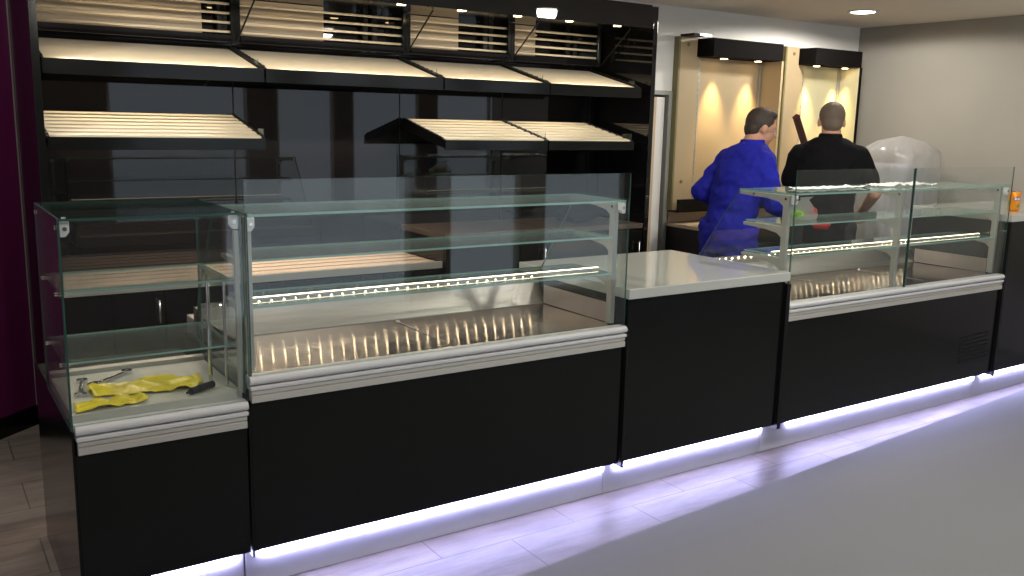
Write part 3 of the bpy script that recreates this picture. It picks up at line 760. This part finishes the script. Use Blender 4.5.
    if hairm == 'hair':
        h.ball(Hp((0, .035, .092)), (.062*s, .045*s, .028*s), 16, 10, HH)
    for v in list(h.v): pass
    ho = h.build('hair', hairm, t, remesh=.007, wrinkle=.004 if hairm == 'hair' else .002)
    # clothes
    if top == 'coverall':
        c = MB(); torso(c, .020, .86, 1.48); armm(c, .017, 1, (.056, .050, .040)); legm(c, .026)
        c.loft([(T((0, 0, .90)), .195*s, .14*s, HR), (T((0, 0, .84)), .20*s, .145*s, HR), (T((0, 0, .78)), .19*s, .13*s, HR)])
        c.build('coverall', 'blue', t, remesh=.010, wrinkle=.018)
        col = MB().loft([(T((0, .0, 1.40)), .15*s, .105*s, HR), (T((0, .0, 1.445)), .115*s, .094*s, HR), (T((0, .002, 1.475)), .080*s, .075*s, HR), (T((0, .0, 1.50)), .076*s, .072*s, HR)]); col.build('collar', 'blue', t, remesh=.008, wrinkle=.003)
    else:
        c = MB(); torso(c, .022, .86, 1.48); armm(c, .022, .66)
        c.loft([(T((0, 0, .80)), .185*s, .135*s, HR), (T((0, 0, .90)), .190*s, .14*s, HR), (T((0, 0, 1.0)), .182*s, .134*s, HR)])
        c.build('polo_shirt', 'blackcloth', t, remesh=.010, wrinkle=.009)
        MB().loft([(T((0, .0, 1.445)), .09*s, .08*s, HR), (T((0, .002, 1.48)), .074*s, .070*s, HR), (T((0, .0, 1.50)), .070*s, .068*s, HR)]).build('collar', 'blackcloth', t, remesh=.008, wrinkle=.002)
        l = MB(); legm(l, .020); l.loft([(raw((0, 0, .96)), .172*s, .122*s, HR), (raw((0, 0, .88)), .180*s, .13*s, HR), (raw((0, 0, .80)), .17*s, .115*s, HR)])
        l.build('trousers', 'jean', t, remesh=.010, wrinkle=.006)
        # red cloth tucked at the waist
        MB().loft([(raw((-.02, -.150, .95)), .05*s, .012*s, HR), (raw((-.02, -.155, .93)), .06*s, .014*s, HR), (raw((-.02, -.150, .90)), .04*s, .010*s, HR)]).build('red_cloth', 'red', t, smooth=True)
    for k, sx in (('l', -1), ('r', 1)):
        p = legs[k][2]
        MB().limb([raw((p[0], -.035, .052)), raw((p[0], .06, .045)), raw((p[0], .13, .036))], [.050*s, .046*s, .036*s]).box(0, 0, 0, 0, 0, 0).build('shoe', 'shoe', t, remesh=.010)
    return t

person('person', 'person in royal blue coverall, leaning forward, dark brown hair', 4.28, 1.28, R(-90), 1.70, R(14), 0,
       {'l': ((-.25, .0, 1.14), (-.15, .22, 1.04)), 'r': ((.25, .12, 1.10), (.20, .30, 1.04))}, R(-28), 'coverall', 'hair', R(14), hunch=.12, sw=.15)
person('person', 'person in black polo shirt seen from behind, short grey hair', 5.0, 1.12, R(-50), 1.735, R(2), 0,
       {'l': ((-.245, .06, 1.12), (-.17, .28, 1.04)), 'r': ((.30, .02, 1.13), (.26, .26, 1.00))}, R(4), 'polo', 'hairgrey', R(6))
# dark bar held upright beyond the man in black
o = MB().tube((5.175, 1.55, 1.615), (5.79, 1.695, .88), .026, .026, 4).tube((5.170, 1.549, 1.621), (5.175, 1.55, 1.615), .03, .03, 4).build('tool_bar', mat('dark_red_brown', (.05, .012, .015), .4), None, .003)
tag(o, 'dark slanting bar leaning beside the head of the man in black', 'bar')

# ------------------------------------------------------------------ world, camera, render look
w = bpy.data.worlds.new('daylight'); sc.world = w; w.use_nodes = True
bg = w.node_tree.nodes['Background']; bg.inputs[0].default_value = (.80, .87, 1.0, 1); bg.inputs[1].default_value = 1.15
cd = bpy.data.cameras.new('camera'); cam = bpy.data.objects.new('camera', cd); COL.objects.link(cam); sc.camera = cam
cd.sensor_width = 36; cd.lens = 908.6/1024*36; cd.clip_start = .05; cd.clip_end = 60
yaw, pit, rol = R(-33.756), R(-10.462), R(-1.3087)
Rm = Matrix.Rotation(yaw, 3, 'Z') @ Matrix.Rotation(pit, 3, 'X') @ Matrix.Rotation(rol, 3, 'Y')
# camera axes: right, up, back
r_, f_, u_ = Rm.col[0], Rm.col[1], Rm.col[2]
m4 = Matrix(((r_.x, u_.x, -f_.x, 0), (r_.y, u_.y, -f_.y, -2.7), (r_.z, u_.z, -f_.z, 1.55), (0, 0, 0, 1)))
cam.matrix_world = m4
vs_ = sc.view_settings; vs_.view_transform = 'Standard'; vs_.look = 'None'; vs_.gamma = 1; vs_.exposure = 0; vs_.use_curve_mapping = False
cy = sc.cycles
cy.max_bounces = 10; cy.diffuse_bounces = 4; cy.glossy_bounces = 6; cy.transparent_max_bounces = 64; cy.transmission_bounces = 4
cy.caustics_reflective = True; cy.caustics_refractive = False; cy.sample_clamp_indirect = 2.0; cy.sample_clamp_direct = 0; cy.blur_glossy = .5
cy.use_denoising = True
